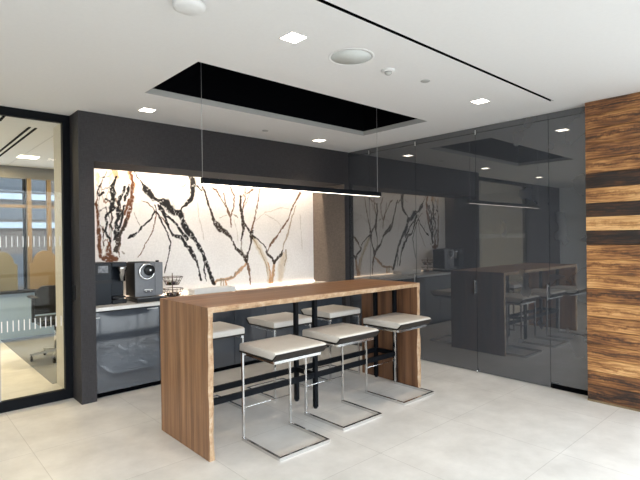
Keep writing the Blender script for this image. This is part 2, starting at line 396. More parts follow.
# marble slab: stone colours computed on a dense grid from vein centre lines
VEINS = [
    ('K', [(-2.779, 2.31, 0.017), (-2.723, 2.224, 0.0205), (-2.678, 2.158, 0.0287), (-2.644, 2.092, 0.0806), (-2.598, 2.048, 0.081), (-2.551, 1.992, 0.0466), (-2.479, 1.966, 0.0587), (-2.405, 1.952, 0.0829), (-2.356, 1.894, 0.0953), (-2.294, 1.83, 0.072), (-2.23, 1.85, 0.0604), (-2.193, 1.729, 0.0728), (-2.155, 1.632, 0.0732), (-2.076, 1.559, 0.0738), (-2.024, 1.496, 0.0495), (-1.97, 1.409, 0.0498), (-1.93, 1.333, 0.05), (-1.89, 1.231, 0.044), (-1.85, 1.115, 0.0442), (-1.781, 0.959, 0.0509)]),
    ('K', [(-2.323, 1.566, 0.0239), (-2.234, 1.548, 0.0423), (-2.17, 1.474, 0.0426), (-2.105, 1.399, 0.0552), (-2.053, 1.299, 0.0432), (-2.014, 1.224, 0.0223), (-1.988, 1.111, 0.0224), (-1.962, 1.009, 0.0224)]),
    ('K', [(-1.903, 1.282, 0.0125), (-1.919, 1.132, 0.02), (-1.887, 0.992, 0.0201)]),
    ('K', [(-2.504, 1.924, 0.0234), (-2.468, 1.867, 0.0235), (-2.436, 1.821, 0.0295), (-2.396, 1.727, 0.0296), (-2.372, 1.644, 0.0238), (-2.323, 1.566, 0.0299)]),
    ('K', [(-2.479, 1.925, 0.0235), (-2.42, 1.821, 0.0355), (-2.333, 1.751, 0.0299), (-2.283, 1.692, 0.036), (-2.233, 1.632, 0.0302), (-2.143, 1.51, 0.0366)]),
    ('K', [(-2.54, 1.923, 0.014), (-2.505, 1.819, 0.014), (-2.446, 1.702, 0.0165), (-2.386, 1.572, 0.0237), (-2.35, 1.477, 0.0191), (-2.389, 1.323, 0.0142), (-2.429, 1.135, 0.0118)]),
    ('N', [(-2.704, 1.962, 0.0103), (-2.623, 1.943, 0.0127), (-2.564, 1.887, 0.0128), (-2.517, 1.83, 0.0129), (-2.457, 1.773, 0.0129), (-2.384, 1.691, 0.0131), (-2.36, 1.608, 0.0131)]),
    ('K', [(-2.529, 1.853, 0.014), (-2.578, 1.776, 0.0174), (-2.638, 1.712, 0.0184), (-2.696, 1.66, 0.0343), (-2.743, 1.608, 0.0148), (-2.812, 1.568, 0.0316), (-2.857, 1.541, 0.0101)]),
    ('G', [(-2.719, 1.677, 0.008), (-2.786, 1.823, 0.0079)]),
    ('N', [(-2.517, 1.842, 0.0105), (-2.543, 1.725, 0.0128), (-2.58, 1.585, 0.0151), (-2.652, 1.482, 0.0127), (-2.694, 1.391, 0.0126), (-2.752, 1.324, 0.0102)]),
    ('K', [(-2.072, 2.334, 0.0861), (-2.061, 2.187, 0.0801), (-2.055, 2.101, 0.0801), (-2.083, 2.014, 0.0615), (-2.15, 1.95, 0.0366), (-2.203, 1.899, 0.0218), (-2.23, 1.85, 0.0302)]),
    ('G', [(-2.213, 2.153, 0.0109), (-2.134, 2.195, 0.011)]),
    ('D', [(-2.0, 2.179, 0.0199), (-1.932, 2.12, 0.0163), (-1.918, 2.171, 0.0225), (-1.883, 2.104, 0.0302), (-1.858, 1.999, 0.0277), (-1.816, 1.874, 0.0304), (-1.783, 1.773, 0.0381), (-1.741, 1.697, 0.0702), (-1.67, 1.641, 0.0837), (-1.597, 1.601, 0.0649), (-1.538, 1.542, 0.0313), (-1.493, 1.47, 0.0262), (-1.455, 1.397, 0.0422), (-1.379, 1.329, 0.0505), (-1.32, 1.273, 0.0534), (-1.295, 1.219, 0.0482)]),
    ('N', [(-1.295, 1.219, 0.0482), (-1.272, 1.178, 0.0457), (-1.25, 1.082, 0.0323), (-1.236, 0.96, 0.0243), (-1.228, 0.852, 0.0162)]),
    ('T', [(-1.296, 1.206, 0.0402), (-1.322, 1.159, 0.0347), (-1.407, 1.091, 0.045), (-1.485, 1.017, 0.0368), (-1.583, 0.997, 0.0364), (-1.73, 0.986, 0.0384), (-1.781, 0.959, 0.0254)]),
    ('G', [(-1.407, 1.104, 0.0159), (-1.485, 1.03, 0.0184), (-1.576, 0.996, 0.0156), (-1.738, 0.981, 0.0256)]),
    ('O', [(-1.679, 1.003, 0.0257), (-1.681, 0.875, 0.0257)]),
    ('O', [(-1.641, 1.001, 0.0207), (-1.643, 0.872, 0.0207)]),
    ('T', [(-1.606, 0.998, 0.0259), (-1.607, 0.882, 0.0259)]),
    ('D', [(-1.177, 1.621, 0.0325), (-1.204, 1.553, 0.0325), (-1.212, 1.466, 0.0297), (-1.245, 1.379, 0.0242), (-1.27, 1.299, 0.0322), (-1.295, 1.232, 0.0455)]),
    ('G', [(-1.337, 1.621, 0.02), (-1.37, 1.501, 0.0199), (-1.378, 1.384, 0.0239), (-1.341, 1.328, 0.02)]),
    ('D', [(-1.367, 2.086, 0.0319), (-1.378, 1.966, 0.0319), (-1.356, 1.867, 0.0452), (-1.335, 1.754, 0.0453), (-1.325, 1.648, 0.0374), (-1.353, 1.554, 0.0266), (-1.37, 1.501, 0.0213)]),
    ('N', [(-1.296, 2.197, 0.0187), (-1.299, 2.049, 0.0187), (-1.34, 1.914, 0.0213)]),
    ('N', [(-1.16, 2.191, 0.0217), (-1.233, 2.146, 0.0189), (-1.298, 2.116, 0.0214), (-1.361, 2.066, 0.0213)]),
    ('G', [(-1.218, 2.134, 0.0108), (-1.3, 1.969, 0.012)]),
    ('D', [(-1.335, 1.754, 0.0213), (-1.265, 1.668, 0.0242), (-1.21, 1.601, 0.0297), (-1.187, 1.526, 0.0271)]),
    ('N', [(-1.046, 2.239, 0.022), (-1.06, 2.156, 0.0192), (-1.098, 1.99, 0.0191), (-1.141, 1.812, 0.0218), (-1.201, 1.607, 0.027)]),
    ('N', [(-1.785, 2.173, 0.014), (-1.735, 2.144, 0.0256), (-1.678, 2.051, 0.018), (-1.621, 1.983, 0.0129), (-1.584, 1.932, 0.0156)]),
    ('N', [(-1.633, 2.111, 0.0155), (-1.591, 1.971, 0.0195), (-1.555, 1.881, 0.0195), (-1.524, 1.817, 0.0261), (-1.521, 1.673, 0.0157)]),
    ('N', [(-1.528, 2.209, 0.0157), (-1.469, 2.081, 0.0197), (-1.476, 1.93, 0.0197), (-1.519, 1.804, 0.0196)]),
    ('N', [(-1.591, 1.958, 0.013), (-1.556, 1.842, 0.0156), (-1.519, 1.778, 0.0183)]),
    ('G', [(-1.473, 1.844, 0.0131), (-1.412, 1.799, 0.0198)]),
    ('G', [(-1.682, 1.788, 0.0103), (-1.578, 1.829, 0.0104)]),
    ('L', [(-1.996, 1.968, 0.0112), (-1.979, 1.788, 0.0112), (-1.933, 1.633, 0.015), (-1.914, 1.508, 0.0113)]),
    ('L', [(-1.474, 1.765, 0.0092), (-1.43, 1.634, 0.0092), (-1.417, 1.475, 0.0093)]),
    ('D', [(-1.194, 1.567, 0.0271), (-1.105, 1.516, 0.0219), (-1.023, 1.446, 0.0207), (-0.965, 1.376, 0.0208), (-0.941, 1.306, 0.0278), (-0.856, 1.233, 0.0336), (-0.82, 1.178, 0.0422), (-0.768, 1.24, 0.0353), (-0.713, 1.28, 0.0426), (-0.669, 1.35, 0.02)]),
    ('H', [(-1.178, 1.54, 0.0407), (-1.114, 1.444, 0.0682), (-1.05, 1.333, 0.0824), (-0.984, 1.234, 0.0692), (-0.935, 1.121, 0.0556), (-0.92, 0.995, 0.0557), (-0.914, 0.841, 0.0557)]),
    ('O', [(-1.202, 1.553, 0.0162), (-1.131, 1.458, 0.0163), (-1.05, 1.333, 0.0179), (-0.968, 1.164, 0.0166), (-0.937, 0.996, 0.0139)]),
    ('T', [(-0.822, 1.172, 0.0337), (-0.841, 1.06, 0.0421), (-0.869, 0.95, 0.0504), (-0.905, 0.826, 0.0558)]),
    ('T', [(-0.934, 1.19, 0.0139), (-0.902, 1.049, 0.0195), (-0.905, 0.882, 0.0335)]),
    ('O', [(-0.817, 1.185, 0.0141), (-0.84, 1.018, 0.0154), (-0.874, 0.838, 0.0182)]),
    ('H', [(-0.67, 1.293, 0.0713), (-0.671, 1.179, 0.0999), (-0.709, 1.067, 0.0995), (-0.729, 0.926, 0.0709)]),
    ('O', [(-0.615, 1.349, 0.0201), (-0.616, 1.234, 0.0229), (-0.645, 1.121, 0.0143)]),
    ('N', [(-0.34, 2.181, 0.0442), (-0.399, 2.09, 0.0322), (-0.485, 1.963, 0.0218), (-0.552, 1.816, 0.0202), (-0.664, 1.679, 0.0314), (-0.736, 1.6, 0.017), (-0.797, 1.523, 0.0423), (-0.879, 1.434, 0.0279), (-0.94, 1.343, 0.0167)]),
    ('O', [(-0.419, 1.987, 0.0146), (-0.524, 1.745, 0.0174), (-0.593, 1.55, 0.0287), (-0.649, 1.436, 0.02), (-0.687, 1.322, 0.0142)]),
    ('L', [(-1.126, 1.771, 0.0109), (-0.974, 1.877, 0.0111), (-0.713, 1.948, 0.0114), (-0.55, 1.939, 0.0115)]),
    ('L', [(-0.975, 1.856, 0.0097), (-0.76, 1.763, 0.0099), (-0.699, 1.693, 0.01)]),
    ('L', [(-1.874, 2.312, 0.0088), (-1.791, 2.217, 0.0089)]),
    ('L', [(-2.33, 1.99, 0.0072), (-2.281, 1.872, 0.0072)]),
    ('B', [(-2.813, 2.318, 0.0451), (-2.799, 2.218, 0.0384), (-2.792, 2.162, 0.0407), (-2.805, 2.06, 0.0406), (-2.813, 1.952, 0.0451), (-2.824, 1.867, 0.045), (-2.858, 1.771, 0.0449), (-2.888, 1.698, 0.0402), (-2.922, 1.631, 0.0378)]),
    ('D', [(-2.865, 1.754, 0.0224), (-2.894, 1.675, 0.0268), (-2.933, 1.608, 0.0333), (-2.955, 1.542, 0.0443), (-2.973, 1.476, 0.0442), (-2.993, 1.388, 0.0441)]),
    ('T', [(-2.841, 2.294, 0.018), (-2.825, 2.216, 0.0225), (-2.77, 2.152, 0.0227), (-2.782, 2.061, 0.0158)]),
    ('T', [(-2.989, 2.27, 0.0551), (-2.968, 2.217, 0.0553)]),
    ('H', [(-3.042, 2.255, 0.0657), (-3.022, 2.179, 0.0549)]),
    ('H', [(-3.177, 2.254, 0.0431), (-3.168, 2.169, 0.0431)]),
    ('K', [(-2.97, 2.227, 0.0199), (-2.996, 2.141, 0.0286), (-3.017, 2.092, 0.0549), (-3.013, 2.037, 0.055), (-3.003, 1.975, 0.044), (-3.019, 1.927, 0.0549), (-3.029, 1.861, 0.0439)]),
    ('K', [(-2.884, 2.111, 0.0335), (-2.905, 2.043, 0.0334), (-2.939, 1.978, 0.0311), (-2.95, 1.935, 0.0443), (-2.94, 1.886, 0.0311)]),
    ('K', [(-2.832, 2.137, 0.0247), (-2.85, 2.057, 0.0382), (-2.873, 2.0, 0.038), (-2.889, 1.955, 0.0223)]),
    ('B', [(-2.834, 1.968, 0.0337), (-2.867, 1.877, 0.0381), (-2.886, 1.809, 0.0223)]),
    ('K', [(-3.068, 2.269, 0.0109), (-3.116, 2.194, 0.0109), (-3.154, 2.111, 0.014), (-3.174, 2.05, 0.0172), (-3.146, 2.004, 0.0259), (-3.108, 2.043, 0.0196)]),
    ('N', [(-3.174, 2.05, 0.0129), (-3.171, 1.975, 0.0129), (-3.187, 1.91, 0.0215)]),
    ('K', [(-3.092, 1.971, 0.0196), (-3.057, 1.958, 0.0175), (-3.028, 1.933, 0.0176)]),
    ('B', [(-3.192, 1.909, 0.0322), (-3.178, 1.765, 0.0323), (-3.165, 1.657, 0.0367), (-3.161, 1.549, 0.0432), (-3.163, 1.441, 0.0432), (-3.159, 1.349, 0.0432)]),
    ('B', [(-3.063, 1.488, 0.0328), (-3.07, 1.401, 0.0655), (-3.055, 1.313, 0.0985)]),
    ('B', [(-3.128, 1.327, 0.0434), (-2.991, 1.31, 0.0552)]),
    ('D', [(-3.02, 1.509, 0.0176), (-2.988, 1.542, 0.0221), (-2.978, 1.476, 0.0331), (-3.011, 1.388, 0.033)]),
    ('K', [(-2.999, 1.878, 0.033), (-3.04, 1.849, 0.0263), (-3.08, 1.794, 0.0305), (-3.094, 1.772, 0.0261), (-3.075, 1.712, 0.0218), (-3.096, 1.619, 0.0261), (-3.077, 1.565, 0.0218), (-3.045, 1.499, 0.0219)]),
    ('K', [(-2.973, 1.874, 0.0442), (-2.952, 1.824, 0.0554), (-2.963, 1.752, 0.0332), (-2.989, 1.713, 0.0331), (-2.976, 1.642, 0.0486), (-3.003, 1.603, 0.033), (-2.999, 1.531, 0.022)]),
    ('K', [(-2.896, 1.898, 0.0246), (-2.92, 1.77, 0.0245), (-2.937, 1.697, 0.0289), (-2.954, 1.642, 0.0244), (-2.977, 1.564, 0.0221)]),
    ('D', [(-3.14, 1.673, 0.0152), (-3.109, 1.619, 0.0217), (-3.125, 1.554, 0.0152), (-3.116, 1.456, 0.013)]),
    ('D', [(-3.037, 1.839, 0.0153), (-3.017, 1.762, 0.0132), (-3.05, 1.696, 0.0131), (-3.03, 1.619, 0.0176)]),
    ('N', [(-2.982, 1.973, 0.0155), (-2.961, 1.896, 0.0155), (-2.908, 1.831, 0.0156)]),
    ('N', [(-2.934, 1.542, 0.0111), (-2.968, 1.387, 0.0133), (-2.948, 1.32, 0.0089)]),
    ('G', [(-2.925, 1.386, 0.0133), (-2.903, 1.363, 0.0178)]),
    ('L', [(-2.474, 2.313, 0.007), (-2.439, 2.151, 0.0071)]),
    ('L', [(-0.345, 1.857, 0.0118), (-0.315, 1.341, 0.0118)]),
]

def value_noise(x, y, seed):
    xi = np.floor(x).astype(np.int64); yi = np.floor(y).astype(np.int64)
    fx = x-xi; fy = y-yi; fx = fx*fx*(3-2*fx); fy = fy*fy*(3-2*fy)
    def h(a, b):
        n = (a*374761393+b*668265263+seed*1442695041) & 0x7fffffff
        n = ((n ^ (n >> 13))*1274126177) & 0x7fffffff
        return ((n ^ (n >> 16)) & 0xffff)/65535.0
    return (h(xi, yi)*(1-fx)+h(xi+1, yi)*fx)*(1-fy)+(h(xi, yi+1)*(1-fx)+h(xi+1, yi+1)*fx)*fy
def fbm(x, y, seed, o=4):
    t = 0; a = 0.5
    for k in range(o): t = t+a*value_noise(x*2**k, y*2**k, seed+k); a *= 0.5
    return t/(1-0.5**o)
MX0, MX1, MZ0, MZ1, MY = -3.412, -0.090, 0.872, 2.60, 0.67
st = 0.004
nx, nz = int((MX1-MX0)/st)+1, int((MZ1-MZ0)/st)+1
gx = np.linspace(MX0, MX1, nx); gz = np.linspace(MZ0, MZ1, nz)
X, Z = np.meshgrid(gx, gz)
Xw = X+0.026*(fbm(X*30, Z*30, 11)-0.5)+0.02*(fbm(X*7, Z*7, 5)-0.5)
Zw = Z+0.026*(fbm(X*30+9, Z*30+3, 23)-0.5)+0.02*(fbm(X*7+4, Z*7, 8)-0.5)
cl = fbm(X*1.8, Z*1.8, 3, 5)[..., None]
col = np.array([0.90, 0.885, 0.875])*(0.90+0.16*cl)+np.array([-0.02, -0.006, 0.012])*(cl-0.4)
VC = {'K': (0.009, 0.008, 0.009), 'D': (0.050, 0.036, 0.028), 'B': (0.15, 0.055, 0.021), 'N': (0.19, 0.115, 0.075),
      'G': (0.26, 0.23, 0.19), 'T': (0.52, 0.27, 0.11), 'O': (0.34, 0.25, 0.14), 'H': (0.60, 0.48, 0.32), 'L': (0.50, 0.46, 0.42)}
VA = {'H': 0.6, 'L': 0.55, 'T': 0.85, 'O': 0.7, 'G': 0.8}
mott = fbm(X*52, Z*52, 77, 3)
# crackled veinlets of the dense left-hand cluster
cz = np.clip((MZ0+1.5-Z)/1.5, 0, 1)
clus = np.exp(-((X-(-3.07-0.02*cz))/0.125)**4)*np.clip((Z-0.98)/0.2, 0.15, 1)
r1 = np.abs(fbm(X*9+3, Z*4.2, 41, 4)-0.5); r2 = np.abs(fbm(X*11+30, Z*4.5+7, 59, 4)-0.5)
for rr, vc, th in ((r2, (0.24, 0.10, 0.04), 0.020), (r1, (0.035, 0.030, 0.030), 0.016)):
    a = np.clip(1.4-rr/(th*np.clip(clus, 0.02, 1)), 0, 1)*np.clip(clus*1.4-0.35, 0, 1)*0.85
    col = col*(1-a[..., None])+np.array(vc)*a[..., None]
brk = fbm(X*16+50, Z*16, 31, 3)
for c in 'HLTOGNBDK':
    best = np.full(X.shape, 9.0)                       # distance / half width
    for cc, pts in VEINS:
        if cc != c: continue
        for (x0, z0, w0), (x1, z1, w1) in zip(pts[:-1], pts[1:]):
            m = 0.09
            i0, i1 = np.searchsorted(gx, [min(x0, x1)-m, max(x0, x1)+m]); j0, j1 = np.searchsorted(gz, [min(z0, z1)-m, max(z0, z1)+m])
            if i1 <= i0 or j1 <= j0: continue
            px, pz = Xw[j0:j1, i0:i1], Zw[j0:j1, i0:i1]
            dx, dz = x1-x0, z1-z0; l2 = dx*dx+dz*dz+1e-9
            t = np.clip(((px-x0)*dx+(pz-z0)*dz)/l2, 0, 1)
            d = np.hypot(px-x0-t*dx, pz-z0-t*dz)
            hw = (w0+(w1-w0)*t)*0.5
            hw = np.maximum(hw*(0.55+0.95*brk[j0:j1, i0:i1]), 0.0036)
            best[j0:j1, i0:i1] = np.minimum(best[j0:j1, i0:i1], d/hw)
    soft = {'H': 1.2, 'L': 0.9, 'T': 0.9}.get(c, 0.55)
    a = np.clip((1+soft*0.5-best)/soft, 0, 1)
    a = a*a*(3-2*a)*VA.get(c, 0.98)
    if c in 'KDBNG':                                    # broken, crystalline interior
        a = a*np.clip(1.15-0.75*np.clip((mott-0.62)/0.14, 0, 1), 0, 1)
    vc = np.array(VC[c])*(0.75+0.5*mott)[..., None]
    col = col*(1-a[..., None])+vc*a[..., None]
bm_ = bpy.data.meshes.new('marble_backsplash')
vf = np.stack([X.ravel(), np.full(X.size, MY), Z.ravel()], 1)
idx = np.arange(nx*nz).reshape(nz, nx)
q = np.stack([idx[:-1, :-1].ravel(), idx[:-1, 1:].ravel(), idx[1:, 1:].ravel(), idx[1:, :-1].ravel()], 1)
nb = len(vf)
back = np.array([(MX0, MY+0.02, MZ0), (MX1, MY+0.02, MZ0), (MX1, MY+0.02, MZ1), (MX0, MY+0.02, MZ1)])
c0, c1, c2, c3 = idx[0, 0], idx[0, -1], idx[-1, -1], idx[-1, 0]
side = [[c1, c0, nb, nb+1], [c2, c1, nb+1, nb+2], [c3, c2, nb+2, nb+3], [c0, c3, nb+3, nb], [nb+1, nb, nb+3, nb+2]]
bm_.from_pydata(np.vstack([vf, back]).tolist(), [], q.tolist()+side)
ca = bm_.color_attributes.new('stone', 'FLOAT_COLOR', 'POINT')
cc4 = np.ones((nb+4, 4), np.float32); cc4[:nb, :3] = np.clip(col.reshape(-1, 3), 0.003, 0.95); cc4[nb:, :3] = 0.75
ca.data.foreach_set('color', cc4.ravel())
bm_.materials.append(M['stone'])
ob = bpy.data.objects.new('marble_backsplash', bm_); C.objects.link(ob)
tag(ob, 'white marble slab with branching black and rust veins behind the counter', 'backsplash')

# timber wall on the right: horizontal charred planks
seam = [0, 17, 30.5, 43.5, 57, 71.5, 85, 99.5, 113, 127, 142, 156.5, 170.5, 184.5, 198, 213, 228, 242, 257, 272, 286, 299.5]
tone = [0.25, 0.42, 0.72, 0.60, 0.46, 0.60, 0.74, 0.36, 0.62, 0.56, 0.60, 0.12, 0.82, 0.10, 0.66, 0.16, 0.52, 0.48, 0.44, 0.52, 0.50]
mb = MB(); pcols = []
for k in range(len(tone)):
    z0 = seam[k]/299.5*H; z1 = seam[k+1]/299.5*H
    if k == len(tone)-1: z1 = H-0.002
    dpt = random.uniform(-0.004, 0.004)
    n0 = len(mb.bm.verts)
    mb.box(-0.12+dpt, 0.10, -3.85, -3.145, z0+0.0012, z1-0.0012, bev=0.002, seg=1)
    ro = random.random(); mb.bm.verts.ensure_lookup_table()
    pcols += [(tone[k], ro, (v.co.z-z0)/(z1-z0), 1) for v in mb.bm.verts[n0:]]
o = struct(mb.build('wall_right', M['planks']))
a = o.data.color_attributes.new('plank', 'FLOAT_COLOR', 'POINT')
a.data.foreach_set('color', np.array(pcols, np.float32).ravel())
struct(MB().box(-0.132, -0.1245, -3.85, -3.147, 0, 0.018).build('baseboard_right', M['tanwood']))

# room behind the camera
struct(MB().box(0.62, 0.72, -3.85, 0.71, 0, H).box(0.101, 0.62, -3.85, -3.16, 0, H).box(0.0, 0.62, 0.012, 0.69, 0, H).build('wall_core', M['carcass']))
struct(MB().box(-8.2, -8.0, -7.0, 4.3, 0, H).build('wall_left', M['white']))
struct(MB().box(-8.0, -6.2, 0.27, 0.40, 0, H).build('wall_divider', M['wallcover']))
def glazing(name, axis, c, a, b, step):
    f = lambda u0, u1, t0, t1, z0, z1: (u0, u1, t0, t1, z0, z1) if axis == 'x' else (t0, t1, u0, u1, z0, z1)
    mb = MB()
    mb.box(*f(a, b, c-0.05, c+0.05, 0, 0.06)).box(*f(a, b, c-0.05, c+0.05, 2.66, H)).box(*f(a, b, c-0.04, c+0.04, 0.74, 0.80))
    n = round((b-a)/step)
    for k in range(n+1):
        u = a+(b-a)*k/n
        mb.box(*f(u-0.03, u+0.03, c-0.06, c+0.06, 0.06, 2.66))
    w = struct(mb.build(name, M['frame']))
    MB().box(*f(a, b, c-0.005, c+0.005, 0.06, 2.66)).build('pane', M['winglass'], w)
glazing('window_3', 'x', -7.0, -8.0, 0.0, 1.6)
glazing('added_window_4', 'y', 0.0, -6.9, -3.92, 0.993)  # unseen window, added beyond the timber wall to brighten the right floor

# glazed partition on the left
mb = MB()
mb.box(-6.2, -3.547, 0.275, 0.325, 0.0, 0.095).box(-6.2, -3.547, 0.275, 0.325, 2.645, H)
mb.box(-3.612, -3.547, 0.27, 0.33, 0.095, 2.645).box(-6.2, -6.14, 0.275, 0.325, 0.095, 2.645)
w1 = struct(mb.build('window_1', M['frame']))
MB().box(-4.131, -3.612, 0.294, 0.306, 0.095, 2.645).build('pane', M['glass'], w1)
MB().box(-6.14, -4.141, 0.294, 0.306, 0.095, 2.645).build('pane', M['glass'], w1)
MB().box(-4.141, -4.131, 0.294, 0.306, 0.095, 2.645).build('joint', M['greyplastic'], w1)
for z0, z1 in ((1.466, 1.562), (0.706, 0.804)):
    mb = MB(); x = -3.64
    while x > -6.1:
        if abs(x+4.136) > 0.012: mb.box(x-0.004, x+0.004, 0.2925, 0.2939, z0, z1)
        x -= 0.0435
    MB_ = mb.build('dash_marking', M['fritting'], w1)

# office beyond the partition
mb = MB(); FY = 4.18
mb.box(-8.0, 2.0, FY, FY+0.1, 2.53, H).box(-8.0, 2.0, FY, FY+0.1, 0, 0.12)
w2 = struct(mb.build('window_2', M['greymetal']))
for k, x in enumerate((-7.6, -6.6, -5.6, -4.6, -3.9, -3.20, -2.5, -1.6, -0.6, 0.4, 1.4)):
    MB().box(x-0.018, x+0.018, FY, FY+0.08, 0.12, 2.53).build('mullion', M['frame'], w2)
for x in (-4.45, -3.80, -3.15, -2.865, -2.3):
    MB().box(x-0.03, x+0.03, FY-0.08, FY-0.005, 0.12, 2.53).build('timber_post', M['tanwood'], w2)
MB().box(-8.0, 2.0, FY-0.01, FY+0.05, 2.06, 2.11).build('transom', M['tanwood'], w2)
MB().box(-8.0, 2.0, FY+0.03, FY+0.04, 0.12, 2.53).build('pane', M['winglass'], w2)
struct(MB().box(2.0, 2.1, 0.7, 4.3, 0, H).build('wall_far', M['beige']))
t = thing('desk', 'pale blue panelled desk along the far office window behind the glass', 'desk', (-3.0, 3.9, 0.004))
MB().box(-4.70, -1.6, 3.70, 4.09, 0.73, 0.76, bev=0.004).build('desktop', M['frame'], t)
MB().box(-4.66, -1.62, 3.74, 3.76, 0.05, 0.73).build('modesty_panel', M['blueboard'], t)
for x in (-4.66, -1.68):
    MB().box(x-0.02, x+0.02, 3.78, 4.06, 0.004, 0.73).build('leg', M['greyplastic'], t)
def screen(x0, x1, m, label):
    xc, w = (x0+x1)/2, (x1-x0)/2
    pts = [(x0, 0.761), (x1, 0.761), (x1, 1.16)]
    for i in range(13):
        a = PI*i/12; pts.append((xc+0.80*w*math.cos(a), 1.18+0.19*math.sin(a)))
    pts.append((x0, 1.16))
    o = MB().prism(pts, 'y', 3.90, 3.94, bev=0.006).build('desk_screen', m, None, (xc, 3.92, 0.761))
    tag(o, label, 'desk screen')
screen(-3.20, -2.76, M['tanfabric'], 'tan round-topped felt desk screen right of the dark window post')
screen(-3.80, -3.36, M['oliveboard'], 'dull olive round-topped desk screen at the left edge of the picture')
# black office chair
t = thing('office_chair', 'black swivel office chair seen through the left glass partition', 'chair', (-3.24, 2.15, 0.004))
cx, cy = -3.24, 2.15
MB().box(cx-0.24, cx+0.24, cy-0.24, cy+0.24, 0.46, 0.54, bev=0.03).build('seat', M['blackpl'], t)
MB().prism([(cx-0.21, 0.56), (cx+0.21, 0.56), (cx+0.20, 0.86), (cx+0.12, 0.93), (cx-0.12, 0.93), (cx-0.20, 0.86)], 'y', cy+0.20, cy+0.24, bev=0.012).build('backrest', M['blackpl'], t)
for s in (-1, 1):
    a = MB().box(cx+s*0.27-0.035, cx+s*0.27+0.035, cy-0.20, cy+0.14, 0.80, 0.825, bev=0.008)
    a.box(cx+s*0.27-0.015, cx+s*0.27+0.015, cy-0.05, cy+0.0, 0.50, 0.80).build('armrest', M['blackpl'], t)
MB().cyl((cx, cy, 0.12), (cx, cy, 0.46), 0.03).build('gas_lift', M['chrome'], t)
for k in range(5):
    a = 2*PI*k/5+0.6; ex, ey = cx+0.29*math.cos(a), cy+0.29*math.sin(a)
    lg = MB().hexa([(cx-0.02, cy-0.02, 0.10), (cx+0.02, cy-0.02, 0.10), (ex+0.015, ey+0.015, 0.07), (ex-0.015, ey+0.015, 0.07),
               (cx-0.02, cy-0.02, 0.14), (cx+0.02, cy-0.02, 0.14), (ex+0.015, ey+0.015, 0.095), (ex-0.015, ey+0.015, 0.095)]).build('base_arm', M['greyplastic'], t)
    MB().cyl((ex-0.012, ey, 0.034), (ex+0.012, ey, 0.034), 0.03).cyl((ex, ey, 0.034), (ex, ey, 0.08), 0.006).build('caster', M['blackpl'], lg)
# slot diffusers in the office ceiling
for k, (x, y0, y1) in enumerate(((-3.735, 1.02, 4.0), (-3.675, 1.03, 4.0), (-4.02, 0.55, 0.90))):
    if k == 2: lab = 'short black slot diffuser in the office ceiling nearest the partition'
    else: lab = ['left', 'right'][k]+' line of the twin black slot diffusers in the office ceiling'
    o = MB().box(x-0.012, x+0.012, y0, y1, H-0.006, H+0.0).build('slot_diffuser', M['black'], None, (x, (y0+y1)/2, H-0.006))
    tag(o, lab, 'air diffuser', 'office ceiling slot diffusers')
struct(MB().box(-3.44, -3.436, 0.93, 4.17, H-0.0015, H).build('trim_4', M['greyplastic']))
# neighbouring building
t = thing('office_building', 'brown office building with pale horizontal bands outside the far window', 'building', (-2.0, 15.0, -4.0))
MB().box(-25, 25, 14.4, 22, -4.0, 15.0).build('wall', M['facade'], t)
for z in (-2.6, -0.4, 1.98, 2.95, 4.9, 6.9, 8.9):
    MB().box(-25, 25, 14.15, 14.4, z, z+0.20).build('spandrel_band', M['facwhite'], t)
for z in (0.0, 2.28, 3.22, 5.2):
    f = MB()
    for k in range(20): f.box(-24+k*2.4, -24+k*2.4+1.9, 14.36, 14.395, z, z+(0.55 if z in (2.28,) else 1.1))
    f.build('window_row', M['facglass'], t)

# ------------------------------------------------------------------ tall grey glass cabinets on the right
def tall(y0, y1, label, hinge=None, handle=None, plinth=False):
    t = thing('tall_cabinet', label, 'cabinet', (0.3, (y0+y1)/2, 0.0), 'tall grey gloss cabinets along the right wall')
    zb = 0.05 if plinth else 0.006
    MB().box(0.021, 0.60, y0+0.002, y1-0.002, 0.0, 2.70).build('carcass', M['carcass'], t)
    d = MB().box(0.0, 0.018, y0, y1, zb, 2.655).build('door' if handle else 'front_panel', M['cabglass'], t)
    MB().box(0.0005, 0.018, y0, y1, 2.660, H-0.003).build('header_panel', M['cabglass'], t)
    if plinth: MB().box(0.004, 0.02, y0, y1, 0.0, 0.046).build('plinth', M['black'], t)
    if handle:
        z0, z1 = handle
        MB().box(-0.026, -0.012, y0+0.008, y0+0.018, z0, z1, bev=0.002).box(-0.013, 0.0, y0+0.008, y0+0.018, z0+0.01, z0+0.022).box(-0.013, 0.0, y0+0.008, y0+0.018, z1-0.022, z1-0.01).build('handle', M['darksteel'], d)
    if hinge:
        MB().box(-0.014, 0.0, hinge-0.008, hinge+0.008, 2.637, 2.690, bev=0.002).build('top_pivot', M['chrome'], t)
    return t
tall(-0.391, -0.003, 'narrow fixed grey gloss panel in the corner beside the marble niche')
tall(-1.154, -0.396, 'grey gloss cabinet door reflecting the marble, behind the right end of the table', -0.40, (0.93, 1.045))
t = tall(-1.9715, -1.1590, 'grey gloss cabinet door second from the timber wall side corner, right of the table end', -1.165, (0.87, 1.025))
t['label'] = 'middle tall grey gloss cabinet, just right of the table end'
tall(-2.764, -1.9765, 'widest-looking tall grey gloss cabinet, with the lamp line mirrored in it', -1.982, (0.87, 1.025))
t = tall(-3.143, -2.769, 'narrow grey gloss panel with black plinth touching the timber wall', plinth=True)
o = MB().cyl((-0.012, -1.974, 0.0), (-0.012, -1.974, 0.030), 0.011).box(-0.013, -0.0005, -1.981, -1.967, 0.004, 0.022).build('door_stop', M['chrome'], None, (-0.012, -1.974, 0))
tag(o, 'small chrome floor pivot at the foot of the grey cabinet doors', 'door stop')

